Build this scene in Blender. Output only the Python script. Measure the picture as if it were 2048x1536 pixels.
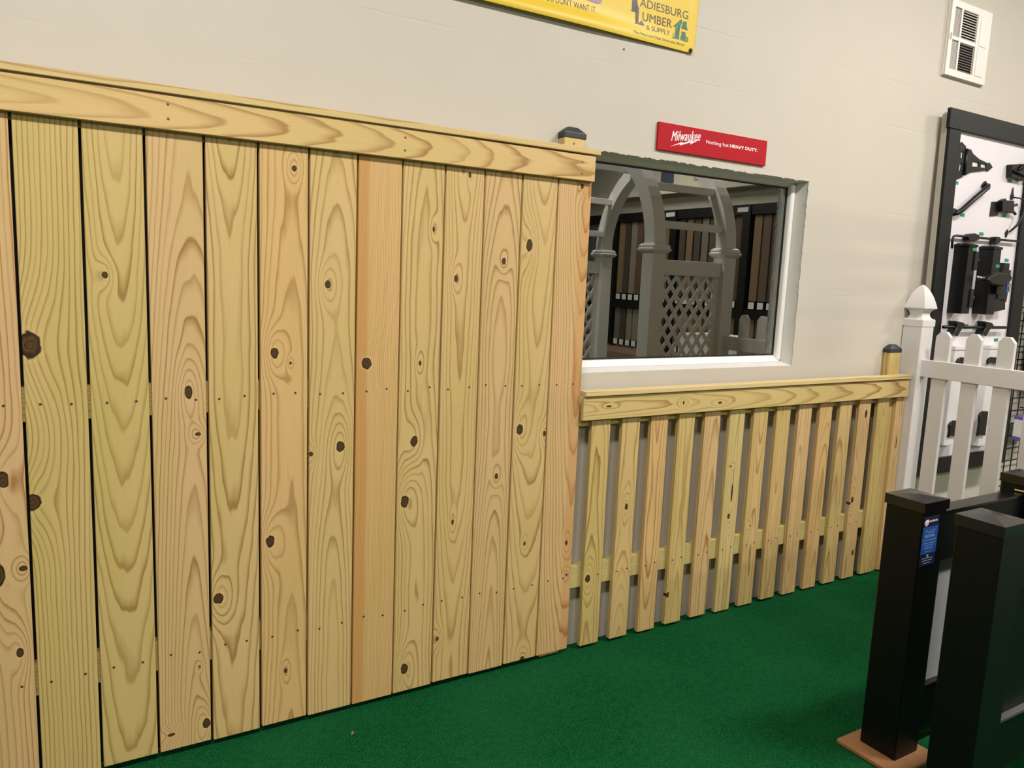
import bpy, bmesh, math, random
from mathutils import Vector
random.seed(7)
scene = bpy.context.scene
for o in list(bpy.data.objects): bpy.data.objects.remove(o)
COL = scene.collection

# ---------------------------------------------------------------- camera / world / light / exposure
cam_d = bpy.data.cameras.new('camera'); cam = bpy.data.objects.new('camera', cam_d); COL.objects.link(cam)
cam.location = (0.0684, -2.3523, 1.4555)
cam.rotation_euler = (math.radians(81.9433), math.radians(-2.3621), math.radians(-30.7443))
cam_d.sensor_width = 36.0; cam_d.lens = 1536.06 * 36 / 2048; cam_d.clip_start = 0.05
scene.camera = cam
world = bpy.data.worlds.new('world'); scene.world = world; world.use_nodes = True
world.node_tree.nodes['Background'].inputs[0].default_value = (0.9, 0.95, 1.0, 1)
world.node_tree.nodes['Background'].inputs[1].default_value = 0.1
vs = scene.view_settings
vs.view_transform = 'Standard'; vs.look = 'None'; vs.gamma = 1.0; vs.use_curve_mapping = False; vs.exposure = 0.07
CEIL = 3.8
LIGHT_POWER = 96.0
LIGHT_COL = (1.0, 0.95, 0.90)
LIGHT_SPOTS = [(x, y) for y in (-2.0, -5.9) for x in (0.0, 3.3, 6.5)]

# ---------------------------------------------------------------- helpers: colour and node trees
def lin(c):
    return tuple(((v / 255) / 12.92 if v / 255 <= .04045 else ((v / 255 + .055) / 1.055) ** 2.4) for v in c)
class NT:
    def __init__(s, name):
        s.m = bpy.data.materials.new(name); s.m.use_nodes = True
        s.t = s.m.node_tree; s.b = s.t.nodes['Principled BSDF']
    def n(s, typ, **kw):
        x = s.t.nodes.new(typ)
        for k, v in kw.items(): setattr(x, k, v)
        return x
    def put(s, sock, v):
        if hasattr(v, 'links'): s.t.links.new(v, sock)
        elif isinstance(v, (tuple, list)): sock.default_value = (*v, 1) if len(sock.default_value) == 4 and len(v) == 3 else v
        else: sock.default_value = v
    def M(s, op, a, b=None, c=None, clamp=False):
        x = s.n('ShaderNodeMath', operation=op, use_clamp=clamp); s.put(x.inputs[0], a)
        if b is not None: s.put(x.inputs[1], b)
        if c is not None: s.put(x.inputs[2], c)
        return x.outputs[0]
    def obj(s):
        x = s.n('ShaderNodeTexCoord'); sep = s.n('ShaderNodeSeparateXYZ'); s.put(sep.inputs[0], x.outputs['Object'])
        return x.outputs['Object'], sep.outputs
    def vec(s, a, b, c):
        x = s.n('ShaderNodeCombineXYZ'); s.put(x.inputs[0], a); s.put(x.inputs[1], b); s.put(x.inputs[2], c); return x.outputs[0]
    def noise(s, v, scale, detail=2.0, rough=.5, dist=0.0):
        x = s.n('ShaderNodeTexNoise'); s.put(x.inputs['Vector'], v); s.put(x.inputs['Scale'], scale)
        s.put(x.inputs['Detail'], detail); s.put(x.inputs['Roughness'], rough); s.put(x.inputs['Distortion'], dist); return x.outputs[0]
    def ramp(s, f, stops):
        x = s.n('ShaderNodeValToRGB'); e = x.color_ramp.elements
        while len(e) < len(stops): e.new(.5)
        for i, (p, c) in enumerate(stops):
            e[i].position = p; e[i].color = (c, c, c, 1) if not isinstance(c, tuple) else (*c, 1)
        s.put(x.inputs[0], f); return x.outputs[0]
    def mix(s, f, a, b, mode='MIX'):
        x = s.n('ShaderNodeMix', data_type='RGBA', blend_type=mode)
        s.put(x.inputs[0], f); s.put(x.inputs[6], a); s.put(x.inputs[7], b); return x.outputs[2]
    def bump(s, h, strength=.3, dist=.002):
        x = s.n('ShaderNodeBump'); s.put(x.inputs['Height'], h); x.inputs['Strength'].default_value = strength
        x.inputs['Distance'].default_value = dist; s.t.links.new(x.outputs[0], s.b.inputs['Normal'])

def plain(name, rgb, rough=.5, var=.06, scale=30, metal=0.0, spec=.5, bump=0.0):
    k = NT(name); v, _ = k.obj()
    c = lin(rgb); f = k.noise(v, scale, 3)
    k.put(k.b.inputs['Base Color'], k.mix(f, tuple(x * (1 - var) for x in c), tuple(min(1, x * (1 + var)) for x in c)))
    k.b.inputs['Roughness'].default_value = rough; k.b.inputs['Metallic'].default_value = metal
    k.b.inputs['Specular IOR Level'].default_value = spec
    if bump: k.bump(f, bump, .001)
    return k.m

def wood(name, seed, base, dark, knots=(), along='Z', x0=.0, h0=.05, slope=.02, hamp=.09, freq=105, band=None, ringy=1.0, tint=None):
    """sawn pine: rings of a log cut by the board face, bent around knots. Local coordinates: u across, v along, w depth."""
    k = NT(name); _, s = k.obj()
    u, w, v = (s[0], s[1], s[2]) if along == 'Z' else (s[2], s[1], s[0])
    lo = k.noise(k.vec(k.M('MULTIPLY', u, 5.0), k.M('MULTIPLY', v, 1.3), seed * 3.7), 1.0, 1.5)
    hv = k.noise(k.vec(seed * 1.9, k.M('MULTIPLY', v, 1.1), 4.2), 1.0, 1.0)
    h = k.M('ADD', k.M('ADD', k.M('MULTIPLY_ADD', v, slope, h0), k.M('MULTIPLY', k.M('SUBTRACT', hv, .5), hamp)), w)
    du = k.M('ADD', k.M('SUBTRACT', u, x0), k.M('MULTIPLY', k.M('SUBTRACT', lo, .5), .022))
    R = k.M('SQRT', k.M('ADD', k.M('MULTIPLY', du, du), k.M('MULTIPLY', h, h)))
    wav = k.noise(k.vec(k.M('MULTIPLY', u, 40), k.M('MULTIPLY', v, 6), seed), 1.0, 1.0)
    ph = k.M('ADD', k.M('MULTIPLY', R, freq), k.M('MULTIPLY', wav, .6))
    kd = []
    wob = k.noise(k.vec(u, v, seed), 55, 1)
    for (ku, kv, r, el) in knots:
        a = k.M('SUBTRACT', u, ku); b = k.M('MULTIPLY', k.M('SUBTRACT', v, kv), 1.0 / el)
        d2 = k.M('ADD', k.M('MULTIPLY', a, a), k.M('MULTIPLY', b, b))
        b2 = k.M('MULTIPLY', b, .62); g2 = k.M('ADD', k.M('MULTIPLY', a, a), k.M('MULTIPLY', b2, b2))
        g = k.M('EXPONENT', k.M('MULTIPLY', g2, -1.0 / (2 * (2.1 * r) ** 2)))
        sign = 1 if (hash((round(ku, 3), seed)) % 2) else -1
        ph = k.M('MULTIPLY_ADD', g, sign * min(4.5, 1.0 + r * 190), ph)
        kd.append(k.M('ADD', k.M('DIVIDE', k.M('SQRT', d2), r), k.M('MULTIPLY', k.M('SUBTRACT', wob, .5), .7)))
    fr = k.M('FRACT', ph)
    ring = k.ramp(fr, [(0, .55), (.06, 0.02), (.62, .04), (.84, .6), (.93, 1.0), (.98, .9)])
    wn = k.n('ShaderNodeTexWhiteNoise', noise_dimensions='1D'); k.put(wn.inputs['W'], k.M('ADD', k.M('FLOOR', ph), seed * 7.0))
    ring = k.M('MULTIPLY', ring, k.M('MULTIPLY_ADD', wn.outputs[0], .6, .4))
    fib = k.noise(k.vec(k.M('MULTIPLY', u, 420), k.M('MULTIPLY', v, 9), seed), 1.0, 2)
    big = k.noise(k.vec(k.M('MULTIPLY', u, 9), k.M('MULTIPLY', v, 1.6), seed * 5.1), 1.0, 2)
    B = lin(base); D = lin(dark); T = lin(tint) if tint else (B[0] * .92, B[1] * .97, B[2] * .84)
    col = k.mix(k.ramp(big, [(.35, 0), (.68, 1)]), B, T)
    if band:   # reddish heartwood along one edge: (u limit, side)
        e = k.M('ADD', u, k.M('MULTIPLY', k.M('SUBTRACT', lo, .5), .03))
        f = k.M('MULTIPLY', k.M('SUBTRACT', e, band[0]), band[1] * 90.0, clamp=True)
        col = k.mix(k.M('MULTIPLY', f, .85), col, lin(band[2]))
        D = tuple((a + b) / 2 for a, b in zip(D, lin((168, 110, 52))))
    col = k.mix(k.M('MULTIPLY', ring, .95 * ringy, clamp=True), col, D)
    col = k.mix(k.M('MULTIPLY', k.M('SUBTRACT', fib, .42), .6, clamp=True), col, tuple(x * .72 for x in B))
    for i, d in enumerate(kd):
        r = knots[i][2]
        halo = k.M('MULTIPLY', k.ramp(k.M('MULTIPLY', d, .25), [(.3, 1), (.42, 0)]), .25)
        col = k.mix(halo, col, tuple(min(1, x * 1.18) for x in B))
        rr = k.M('FRACT', k.M('MULTIPLY', d, 2.3))
        kc = k.mix(rr, lin((98, 70, 38)), lin((52, 36, 20)))
        kc = k.mix(k.ramp(d, [(.72, 0), (.95, 1)]), kc, lin((44, 28, 14)))
        col = k.mix(k.ramp(k.M('MULTIPLY', d, .5), [(.47, 1), (.54, 0)]), col, kc)
    k.put(k.b.inputs['Base Color'], col)
    k.b.inputs['Roughness'].default_value = .55; k.b.inputs['Specular IOR Level'].default_value = .3
    k.bump(k.M('ADD', ring, fib), .12, .0008)
    return k.m

# ---------------------------------------------------------------- helpers: meshes and objects
WLOC = {}
def newmesh(verts, faces, name='m', smooth=False):
    me = bpy.data.meshes.new(name); me.from_pydata([tuple(v) for v in verts], [], faces); me.update()
    if smooth:
        for p in me.polygons: p.use_smooth = True
    return me
def cb(x0, x1, y0, y1, z0, z1):
    v = [(x, y, z) for z in (z0, z1) for y in (y0, y1) for x in (x0, x1)]
    return v, [(0, 2, 3, 1), (4, 5, 7, 6), (0, 1, 5, 4), (2, 6, 7, 3), (0, 4, 6, 2), (1, 3, 7, 5)]
class MB:
    def __init__(s): s.v = []; s.f = []
    def add(s, vf):
        o = len(s.v); s.v += list(vf[0]); s.f += [tuple(i + o for i in f) for f in vf[1]]; return s
    def box(s, *a): return s.add(cb(*a))
    def loft(s, rings, cap=True):
        o = len(s.v); n = len(rings[0])
        for r in rings: s.v += [tuple(p) for p in r]
        for i in range(len(rings) - 1):
            for j in range(n):
                a, b = o + i * n + j, o + i * n + (j + 1) % n; s.f.append((a, b, b + n, a + n))
        if cap: s.f.append(tuple(o + j for j in reversed(range(n)))); s.f.append(tuple(o + (len(rings) - 1) * n + j for j in range(n)))
        return s
    def tube(s, pts, r, n=8):
        pts = [Vector(p) for p in pts]; rs = r if isinstance(r, (list, tuple)) else [r] * len(pts); rings = []
        for i, p in enumerate(pts):
            t = (pts[min(i + 1, len(pts) - 1)] - pts[max(i - 1, 0)]).normalized()
            a = t.cross(Vector((0, 1, 0)));
            if a.length < .1: a = t.cross(Vector((1, 0, 0)))
            a.normalize(); b = t.cross(a)
            rings.append([p + (a * math.cos(q) + b * math.sin(q)) * rs[i] for q in [2 * math.pi * j / n for j in range(n)]])
        return s.loft(rings)
    def prism(s, poly, y0, y1):   # polygon in x,z extruded along y
        n = len(poly); o = len(s.v)
        s.v += [(x, y0, z) for x, z in poly] + [(x, y1, z) for x, z in poly]
        s.f += [tuple(o + i for i in range(n)), tuple(o + n + i for i in reversed(range(n)))]
        s.f += [(o + i, o + n + i, o + n + (i + 1) % n, o + (i + 1) % n) for i in range(n)]
        return s
    def squarelathe(s, cx, cy, prof, sy=1.0):
        return s.loft([[(cx - h, cy - h * sy, z), (cx + h, cy - h * sy, z), (cx + h, cy + h * sy, z), (cx - h, cy + h * sy, z)] for h, z in prof])
def setloc(o, loc, parent):
    WLOC[o.name] = Vector(loc)
    if parent is not None:
        o.parent = parent; o.location = Vector(loc) - WLOC[parent.name]
    else: o.location = loc
def make(name, mb, mat, parent=None, origin=None, bevel=0.0, smooth=False, vmap=None, segs=1):
    v = [vmap(*p) for p in mb.v] if vmap else mb.v
    if origin is None:
        origin = [(min(p[i] for p in v) + max(p[i] for p in v)) / 2 for i in range(2)] + [min(p[2] for p in v)]
    org = Vector(origin)
    me = newmesh([Vector(p) - org for p in v], mb.f, name, smooth)
    bm = bmesh.new(); bm.from_mesh(me)
    bmesh.ops.recalc_face_normals(bm, faces=bm.faces)
    if bevel:
        ed = [e for e in bm.edges if len(e.link_faces) == 2 and e.calc_face_angle(0) > .5]
        bmesh.ops.bevel(bm, geom=ed, offset=bevel, segments=segs, profile=.5, affect='EDGES', clamp_overlap=True)
    bm.to_mesh(me); bm.free()
    if mat: me.materials.append(mat)
    o = bpy.data.objects.new(name, me); COL.objects.link(o); setloc(o, origin, parent); return o
def inst(src, name, loc, parent=None):
    o = bpy.data.objects.new(name, src.data); COL.objects.link(o); setloc(o, loc, parent); return o
def thing(name, loc, label, cat, group=None):
    o = bpy.data.objects.new(name, None); COL.objects.link(o); o.empty_display_size = .05
    setloc(o, loc, None); return tag(o, label, cat, group)
def tag(o, label, cat, group=None):
    o['label'] = label; o['category'] = cat
    if group: o['group'] = group
    return o
def struct(o): o['kind'] = 'structure'; return o
def text(name, body, box, y, mat, parent, shear=0.0, bold=0.0, vmap=None, dx=0.0, slant=0.0, space=1.0):
    """lettering fitted to box (x0,x1,z0,z1) on a plane facing -y; slant raises the line towards its end"""
    c = bpy.data.curves.new('lettering', 'FONT'); c.body = body; c.shear = shear; c.offset = bold; c.extrude = .0; c.resolution_u = 3
    c.space_character = space
    t = bpy.data.objects.new('lettering', c); COL.objects.link(t)
    bpy.context.view_layer.update()
    me0 = bpy.data.meshes.new_from_object(t.evaluated_get(bpy.context.evaluated_depsgraph_get()))
    bpy.data.objects.remove(t)
    vs_ = [v.co for v in me0.vertices]
    ax, bx = min(v.x for v in vs_), max(v.x for v in vs_); ay, by = min(v.y for v in vs_), max(v.y for v in vs_)
    x0, x1, z0, z1 = box; mb = MB()
    for v in vs_:
        p = (v.x - ax) / (bx - ax)
        mb.v.append((x0 + p * (x1 - x0), y, z0 + (v.y - ay) / (by - ay) * (z1 - z0) + p * slant))
    mb.f = [tuple(q.vertices) for q in me0.polygons]
    bpy.data.meshes.remove(me0)
    o = make(name, mb, mat, parent, vmap=vmap)
    return o

# ---------------------------------------------------------------- materials
def wall_paint(name, rgb, relief=.25):
    k = NT(name); v, s = k.obj()
    br = k.n('ShaderNodeTexBrick'); k.put(br.inputs['Vector'], k.vec(k.M('ADD', s[0], s[1]), s[2], 0.0))
    br.inputs['Scale'].default_value = 1.0; br.inputs['Brick Width'].default_value = .406; br.inputs['Row Height'].default_value = .203
    br.inputs['Mortar Size'].default_value = .005; br.inputs['Mortar Smooth'].default_value = .6
    j = k.M('SUBTRACT', 1.0, br.outputs['Fac'])
    patch = k.ramp(k.noise(v, 2.3, 3), [(.5, 0), (.66, 1)])
    fine = k.noise(v, 26, 4, .6); med = k.noise(v, 5, 3)
    c = lin(rgb)
    k.put(k.b.inputs['Base Color'], k.mix(med, tuple(x * .965 for x in c), tuple(x * 1.03 for x in c)))
    k.b.inputs['Roughness'].default_value = .55; k.b.inputs['Specular IOR Level'].default_value = .35
    hgt = k.M('ADD', k.M('MULTIPLY', k.M('MULTIPLY', j, patch), .8), k.M('MULTIPLY', fine, .35))
    k.bump(hgt, relief, .004)
    return k.m
MT = {}
MT['wall'] = wall_paint('wall_paint_beige', (199, 192, 178), .2)
MT['wall_far'] = wall_paint('wall_paint_far', (190, 184, 168), .15)
MT['ceiling'] = plain('ceiling_paint', (150, 150, 148), .8)
MT['reveal'] = plain('reveal_paint', (214, 212, 205), .55, .04, 14, bump=.3)
MT['white_paint'] = plain('window_frame_white', (240, 236, 230), .45, .03, 20, bump=.15)
MT['vinyl'] = plain('white_vinyl', (221, 217, 215), .35, .015, 6, spec=.5)
MT['black'] = plain('black_satin_aluminium', (9, 10, 10), .38, .1, 60, spec=.3)
MT['black_matte'] = plain('black_painted_wood', (14, 15, 14), .55, .12, 40, spec=.35)
MT['iron'] = plain('black_iron_hardware', (12, 12, 13), .4, .15, 80, metal=.2)
MT['cap_black'] = plain('black_plastic_cap', (44, 46, 50), .5, .08, 50)
MT['gasket'] = plain('black_rubber', (12, 12, 12), .7)
MT['screw'] = plain('grey_screw', (88, 88, 86), .4, .1, 200, metal=.6)
MT['board_white'] = plain('white_board', (226, 220, 223), .5, .02, 8)
MT['grey_edge'] = plain('grey_board_edge', (176, 170, 156), .7)
MT['red'] = plain('sign_red', (176, 10, 26), .5, .03, 8, spec=.2)
MT['print_white'] = plain('print_white', (250, 232, 238), .5, .01)
MT['ptbrown'] = plain('print_brown', (60, 42, 14), .4, .03)
MT['ptpurple'] = plain('print_purple', (62, 42, 50), .4, .03)
MT['ptgreen'] = plain('print_green', (26, 102, 80), .4, .03)
MT['ptolive'] = plain('print_olive', (86, 112, 52), .4, .03)
MT['ptlilac'] = plain('print_lilac', (150, 120, 148), .4, .1, 60)
MT['tagg'] = plain('green_sticker', (22, 146, 104), .5, .02)
MT['blue_dk'] = plain('sticker_navy', (34, 32, 62), .4, .03)
MT['blue'] = plain('sticker_blue', (34, 88, 164), .4, .03)
MT['blue_lt'] = plain('sticker_pale_blue', (150, 176, 220), .4, .03)
MT['brass'] = plain('brass_key', (176, 158, 112), .35, .1, 100, metal=.7)
MT['bluetape'] = plain('blue_tape', (30, 96, 170), .5)
MT['steel'] = plain('bare_steel', (190, 188, 184), .3, .05, 60, metal=.8)
MT['panel_grey'] = plain('light_grey_panel', (206, 205, 206), .28, .03, 10)
MT['plywood'] = plain('plywood_base', (150, 106, 66), .65, .18, 22)
MT['twine'] = plain('yellow_twine', (206, 176, 92), .7, .1, 100)
MT['floor'] = plain('brown_floor', (120, 104, 88), .6, .1, 4)
MT['cardboard'] = plain('white_carton', (226, 224, 220), .6, .03)
MT['purple_print'] = plain('purple_print', (110, 84, 168), .5)
MT['vent'] = plain('vent_enamel', (226, 219, 209), .4, .04, 14)
MT['vent_dark'] = plain('vent_hollow_shade', (22, 20, 18), .8)
k = NT('fluorescent_diffuser'); k.b.inputs['Emission Color'].default_value = (*LIGHT_COL, 1); k.b.inputs['Emission Strength'].default_value = 3.0
k.b.inputs['Base Color'].default_value = (.9, .9, .9, 1); MT['diffuser'] = k.m
k = NT('banner_vinyl'); v, _ = k.obj()
k.put(k.b.inputs['Base Color'], k.mix(k.noise(v, 3, 1), lin((222, 188, 40)), lin((226, 194, 56))))
k.b.inputs['Roughness'].default_value = .4; k.b.inputs['Specular IOR Level'].default_value = .4; MT['banner'] = k.m
# turf
k = NT('green_turf'); v, s = k.obj()
n1 = k.noise(v, 230, 2, .7); n2 = k.noise(v, 480, 1, .5); n3 = k.noise(v, 2.2, 3); n4 = k.noise(v, 40, 3)
c = k.mix(k.ramp(n1, [(.38, 0), (.64, 1)]), lin((0, 32, 10)), lin((16, 104, 54)))
c = k.mix(k.M('MULTIPLY', k.ramp(n2, [(.58, 0), (.74, 1)]), .45), c, lin((84, 156, 110)))
c = k.mix(k.M('MULTIPLY', k.ramp(n4, [(.3, 1), (.6, 0)]), .35), c, lin((0, 44, 16)))
c = k.mix(k.M('MULTIPLY', k.ramp(n3, [(.4, 0), (.7, 1)]), .25), c, lin((34, 96, 58)))
k.put(k.b.inputs['Base Color'], c); k.b.inputs['Roughness'].default_value = .9; k.b.inputs['Specular IOR Level'].default_value = .04
k.bump(k.M('ADD', n1, k.M('MULTIPLY', n4, .5)), .8, .006); MT['turf'] = k.m
# glass of the interior window: dark room behind, mirror-like at this angle
k = NT('window_glass'); t = k.t
gl = k.n('ShaderNodeBsdfGlossy'); gl.inputs['Roughness'].default_value = 0.0; gl.inputs['Color'].default_value = (.93, .96, .9, 1)
tr = k.n('ShaderNodeBsdfTransparent'); tr.inputs['Color'].default_value = (.95, .97, .94, 1)
fz = k.n('ShaderNodeFresnel'); fz.inputs['IOR'].default_value = 3.8
mx = k.n('ShaderNodeMixShader'); t.links.new(fz.outputs[0], mx.inputs[0]); t.links.new(tr.outputs[0], mx.inputs[1]); t.links.new(gl.outputs[0], mx.inputs[2])
t.links.new(mx.outputs[0], k.t.nodes['Material Output'].inputs['Surface']); MT['glass'] = k.m

# ---------------------------------------------------------------- the room
XL, XR, YF = -4.0, 8.0, -11.0
WX0, WX1, WZ0, WZ1 = 1.25, 2.985, 1.098, 1.925
struct(make('floor', MB().box(XL, XR, YF, .2, -.12, -.006), MT['floor']))
struct(make('ceiling', MB().box(XL, XR, YF, .2, CEIL, CEIL + .1), MT['ceiling']))
w = MB()
w.box(XL, WX0, 0, .2, -.006, CEIL).box(WX1, XR, 0, .2, -.006, CEIL).box(WX0, WX1, 0, .2, -.006, WZ0).box(WX0, WX1, 0, .2, WZ1, CEIL)
struct(make('wall_back', w, MT['wall'], origin=(0, 0, 0)))
struct(make('wall_right', MB().box(XR, XR + .15, YF, .2, -.006, CEIL), MT['wall_far'], origin=(XR, 0, 0)))
struct(make('wall_left', MB().box(XL - .15, XL, YF, .2, -.006, CEIL), MT['wall_far'], origin=(XL, 0, 0)))
struct(make('wall_front', MB().box(XL, XR, YF - .15, YF, -.006, CEIL), MT['wall_far'], origin=(0, YF, 0)))
dk = plain('dark_room_paint', (200, 200, 192), .9)
r = MB(); r.box(0, 4.4, 1.6, 1.7, 0, CEIL).box(0, .1, .2, 1.6, 0, CEIL).box(4.3, 4.4, .2, 1.6, 0, CEIL).box(.1, 4.3, .2, 1.6, 2.4, 2.5).box(.1, 4.3, .2, 1.6, .3, .4)
struct(make('wall_rear_room', r, dk))
turf = make('turf_carpet', MB().box(XL + .01, 5.6, -6.0, -.004, -.0055, 0.0), MT['turf'], origin=(0, 0, 0))
tag(turf, 'green artificial turf carpet covering the floor along the wooden fences', 'carpet')
struct(make('trim_1', MB().box(7.8, 7.995, YF + .01, -.01, 2.72, 2.80), MT['wall_far']))

# window in the wall
win = bpy.data.objects.new('window_1', None); COL.objects.link(win); setloc(win, (WX1, 0, WZ0), None); struct(win)
# tapered reveal: outer edge on the wall face, inner edge at the frame
def ringpts(x0, x1, z0, z1, y): return [(x0, y, z0), (x1, y, z0), (x1, y, z1), (x0, y, z1)]
rv = MB(); rv.loft([ringpts(WX0 - .004, WX1 + .004, WZ0 - .004, WZ1 + .004, .199), ringpts(WX0, WX1, WZ0, WZ1, .0005), ringpts(WX0 + .01, 2.972, 1.112, 1.918, .055), ringpts(WX0 + .012, 2.971, 1.113, 1.917, .199)], cap=False)
make('reveal', rv, MT['reveal'], win)
for nm, q in (('window_frame', (2.944, 2.972, 1.113, 1.917)), ('window_frame', (WX0 + .01, WX0 + .04, 1.113, 1.917))):
    make(nm, MB().prism([(q[0], q[2]), (q[1], q[2]), (q[1], q[3]), (q[0], q[3])], .052, .09), MT['white_paint'], win, bevel=.012, segs=3)
make('window_frame', MB().loft([[(WX0 + .03, .05, 1.112), (WX0 + .03, .084, 1.141), (WX0 + .03, .092, 1.141), (WX0 + .03, .092, 1.1)], [(2.955, .05, 1.112), (2.955, .084, 1.141), (2.955, .092, 1.141), (2.955, .092, 1.1)]]), MT['white_paint'], win)
make('window_frame', MB().loft([[(WX0 + .03, .052, 1.918), (WX0 + .03, .082, 1.897), (WX0 + .03, .092, 1.897), (WX0 + .03, .092, 1.925)], [(2.958, .052, 1.918), (2.958, .082, 1.897), (2.958, .092, 1.897), (2.958, .092, 1.925)]]), MT['reveal'], win)
g = MB(); g.box(WX0 + .04, 2.945, .077, .081, 1.892, 1.8985).box(WX0 + .04, 2.945, .077, .081, 1.1395, 1.145).box(2.938, 2.945, .077, .081, 1.141, 1.897)
make('gasket', g, MT['gasket'], win)
make('glass_pane', MB().box(WX0 + .03, 2.948, .080, .086, 1.135, 1.903), MT['glass'], win)
lip = []; n = 150                                     # ragged plaster edge left where the opening was cut
for i in range(n + 1):
    x = WX0 + (WX1 - .0005 - WX0) * i / n; lip.append((x, WZ1 - .001 - random.random() ** 2 * .006))
make('plaster_edge', MB().prism([(WX1 - .0005, WZ1 + .006), (WX0, WZ1 + .006)] + lip, -.0015, .004), MT['wall'], win)
lip = []; n = 80
for i in range(n + 1):
    z = WZ0 + (WZ1 - WZ0) * i / n; lip.append((WX1 - .001 - random.random() ** 2 * .0045, z))
make('plaster_edge', MB().prism([(WX1 + .005, WZ1 + .006), (WX1 + .005, WZ0)] + lip, -.0015, .004), MT['wall'], win)

# ---------------------------------------------------------------- tall board fence
Z0 = .022; FY = -.06; T = .019
dev = [-.0027, -.0009, .0008, .0025, 0, -.0007, .0009, .0006, .0018, .0006, 0, -.0002, -.0026]
gx = {k_: .146 * k_ + dev[k_] for k_ in range(13)}
for k_ in (-1, -2, -3): gx[k_] = .146 * k_ - .003
TF = thing('board_fence', (.88, -.03, 0), 'tall wooden privacy fence of close upright boards with a top rail', 'fence')
YL = (213, 181, 124); GR = (208, 181, 118); OR = (217, 179, 122); PK = (214, 179, 128)
DK = (152, 108, 54); DG = (146, 110, 50); DO = (162, 104, 52)
# per board: base, dark, x0, h0, slope, hamp, freq, band, knots (x, z, radius, elongation) in room metres
BOARDS = {
 -3: (YL, DK, .01, .05, .03, .1, 100, None, []),
 -2: (GR, DG, -.02, .07, .02, .1, 100, None, [(-.25, 1.2, .012, 1.2)]),
 -1: (PK, DO, -.05, .05, .02, .05, 90, None, [(-0.055, 0.885, 0.013, 1.6), (-0.037, 0.412, 0.008, 1.8), (-0.02, 0.643, 0.009, 0.8), (-0.075, 0.634, 0.014, 2.2)]),
 0: (GR, DG, .12, .03, .01, .05, 95, None, [(0.017, 1.23, 0.025, 1.3), (0.008, 0.818, 0.017, 1.3)]),
 1: (GR, DG, 0.005, 0.15, -0.062, 0.05, 105, None, [(0.191, 1.413, 0.0075, 1.2)]),
 2: (PK, DK, 0.035, 0.02, 0.055, 0.05, 125, None, [(0.39, 1.092, 0.01, 1.9), (0.413, 0.971, 0.008, 0.7), (0.327, 0.07, 0.01, 0.5), (0.424, 0.079, 0.011, 1.3), (0.408, 0.265, 0.003, 1.2)]),
 3: (YL, DG, -0.005, 0.12, -0.04, 0.08, 105, None, [(0.463, 0.469, 0.014, 1.15)]),
 4: (OR, DK, .02, .09, .02, .04, 120, None, [(0.685, 1.736, 0.008, 1.2), (0.628, 1.2, 0.0115, 1.3), (0.675, 1.169, 0.004, 1.2), (0.614, 0.623, 0.013, 1.4), (0.66, 0.192, 0.0055, 1.5)]),
 5: (YL, DG, 0.01, 0.03, 0.04, 0.06, 105, None, [(0.787, 1.405, 0.0095, 1.4), (0.831, 0.901, 0.012, 1.6), (0.738, 0.885, 0.006, 1.2)]),
 6: (OR, DK, .35, .04, .005, .02, 210, (-.028, -1, (200, 148, 84)), [(0.913, 1.162, 0.016, 1.1)]),
 7: (YL, DG, .01, .05, .03, .1, 120, None, [(1.133, 1.592, 0.005, 1.8), (1.096, 1.158, 0.005, 1.6), (1.081, 0.898, 0.013, 1.5), (1.054, 0.695, 0.014, 1.5), (1.066, 0.099, 0.013, 1.4)]),
 8: (YL, DK, 0.0, 0.09, -0.03, 0.09, 120, None, [(1.257, 1.774, 0.005, 2.0), (1.218, 1.437, 0.007, 1.6), (1.233, 0.602, 0.0045, 2.2), (1.187, 0.183, 0.006, 1.4)]),
 9: (PK, DK, 0.01, 0.02, 0.045, 0.08, 125, None, [(1.398, 1.501, 0.008, 1.5), (1.402, 0.749, 0.007, 1.6)]),
 10: (YL, DG, 0.015, 0.15, -0.055, 0.05, 105, None, [(1.497, 1.56, 0.012, 1.7), (1.489, 0.911, 0.013, 1.4), (1.597, 0.889, 0.007, 1.5), (1.532, 0.48, 0.005, 1.4), (1.545, 0.024, 0.011, 1.0)]),
 11: (PK, DO, 0.055, 0.14, -0.055, 0.04, 125, (.025, 1, (206, 160, 104)), [(1.707, 1.779, 0.007, 1.4), (1.72, 0.454, 0.006, 1.6), (1.73, 0.325, 0.005, 1.4)]),
}
def disc(cx, y, cz, r, n=8):
    m = MB(); ring = [(cx + r * math.cos(2 * math.pi * i / n), cz + r * math.sin(2 * math.pi * i / n)) for i in range(n)]
    return m.prism(ring, y, y + .004)
scr = None
def screws(board, pts, y):
    global scr
    for (x, z) in pts:
        if scr is None: scr = make('screw', disc(x, y, z, .0036), MT['screw'], board, origin=(x, y, z))
        else: inst(scr, 'screw', (x, y, z), board)
for i in range(-3, 12):
    base, dark, x0, h0, sl, ha, fq, band, kn = BOARDS[i]
    gl_, gr_ = (.0036, .0036) if i < 5 else (.0028, .0028)
    a, b = gx[i] + gl_, gx[i + 1] - (gr_ if i < 11 else 0)
    cx = (a + b) / 2; zb = Z0 + random.uniform(-.004, .003)
    m = wood('pine_board', i * 1.37 + 11, base, dark, [(x - cx, z - zb, rr, el) for x, z, rr, el in kn], 'Z', x0, h0, sl, ha, fq, band)
    yo = random.uniform(-.0012, .0012)
    o = make('board', MB().box(a, b, FY + yo, FY + T, zb, 1.872), m, TF, origin=(cx, FY + yo, zb), bevel=.0014)
    pts = []
    for zr in (1.073, .315):
        for q in (a + .033, b - .033): pts.append((q + random.uniform(-.006, .006), zr + random.uniform(-.006, .006)))
    screws(o, pts, FY + yo - .0004)
fl = gx[-3]
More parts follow.
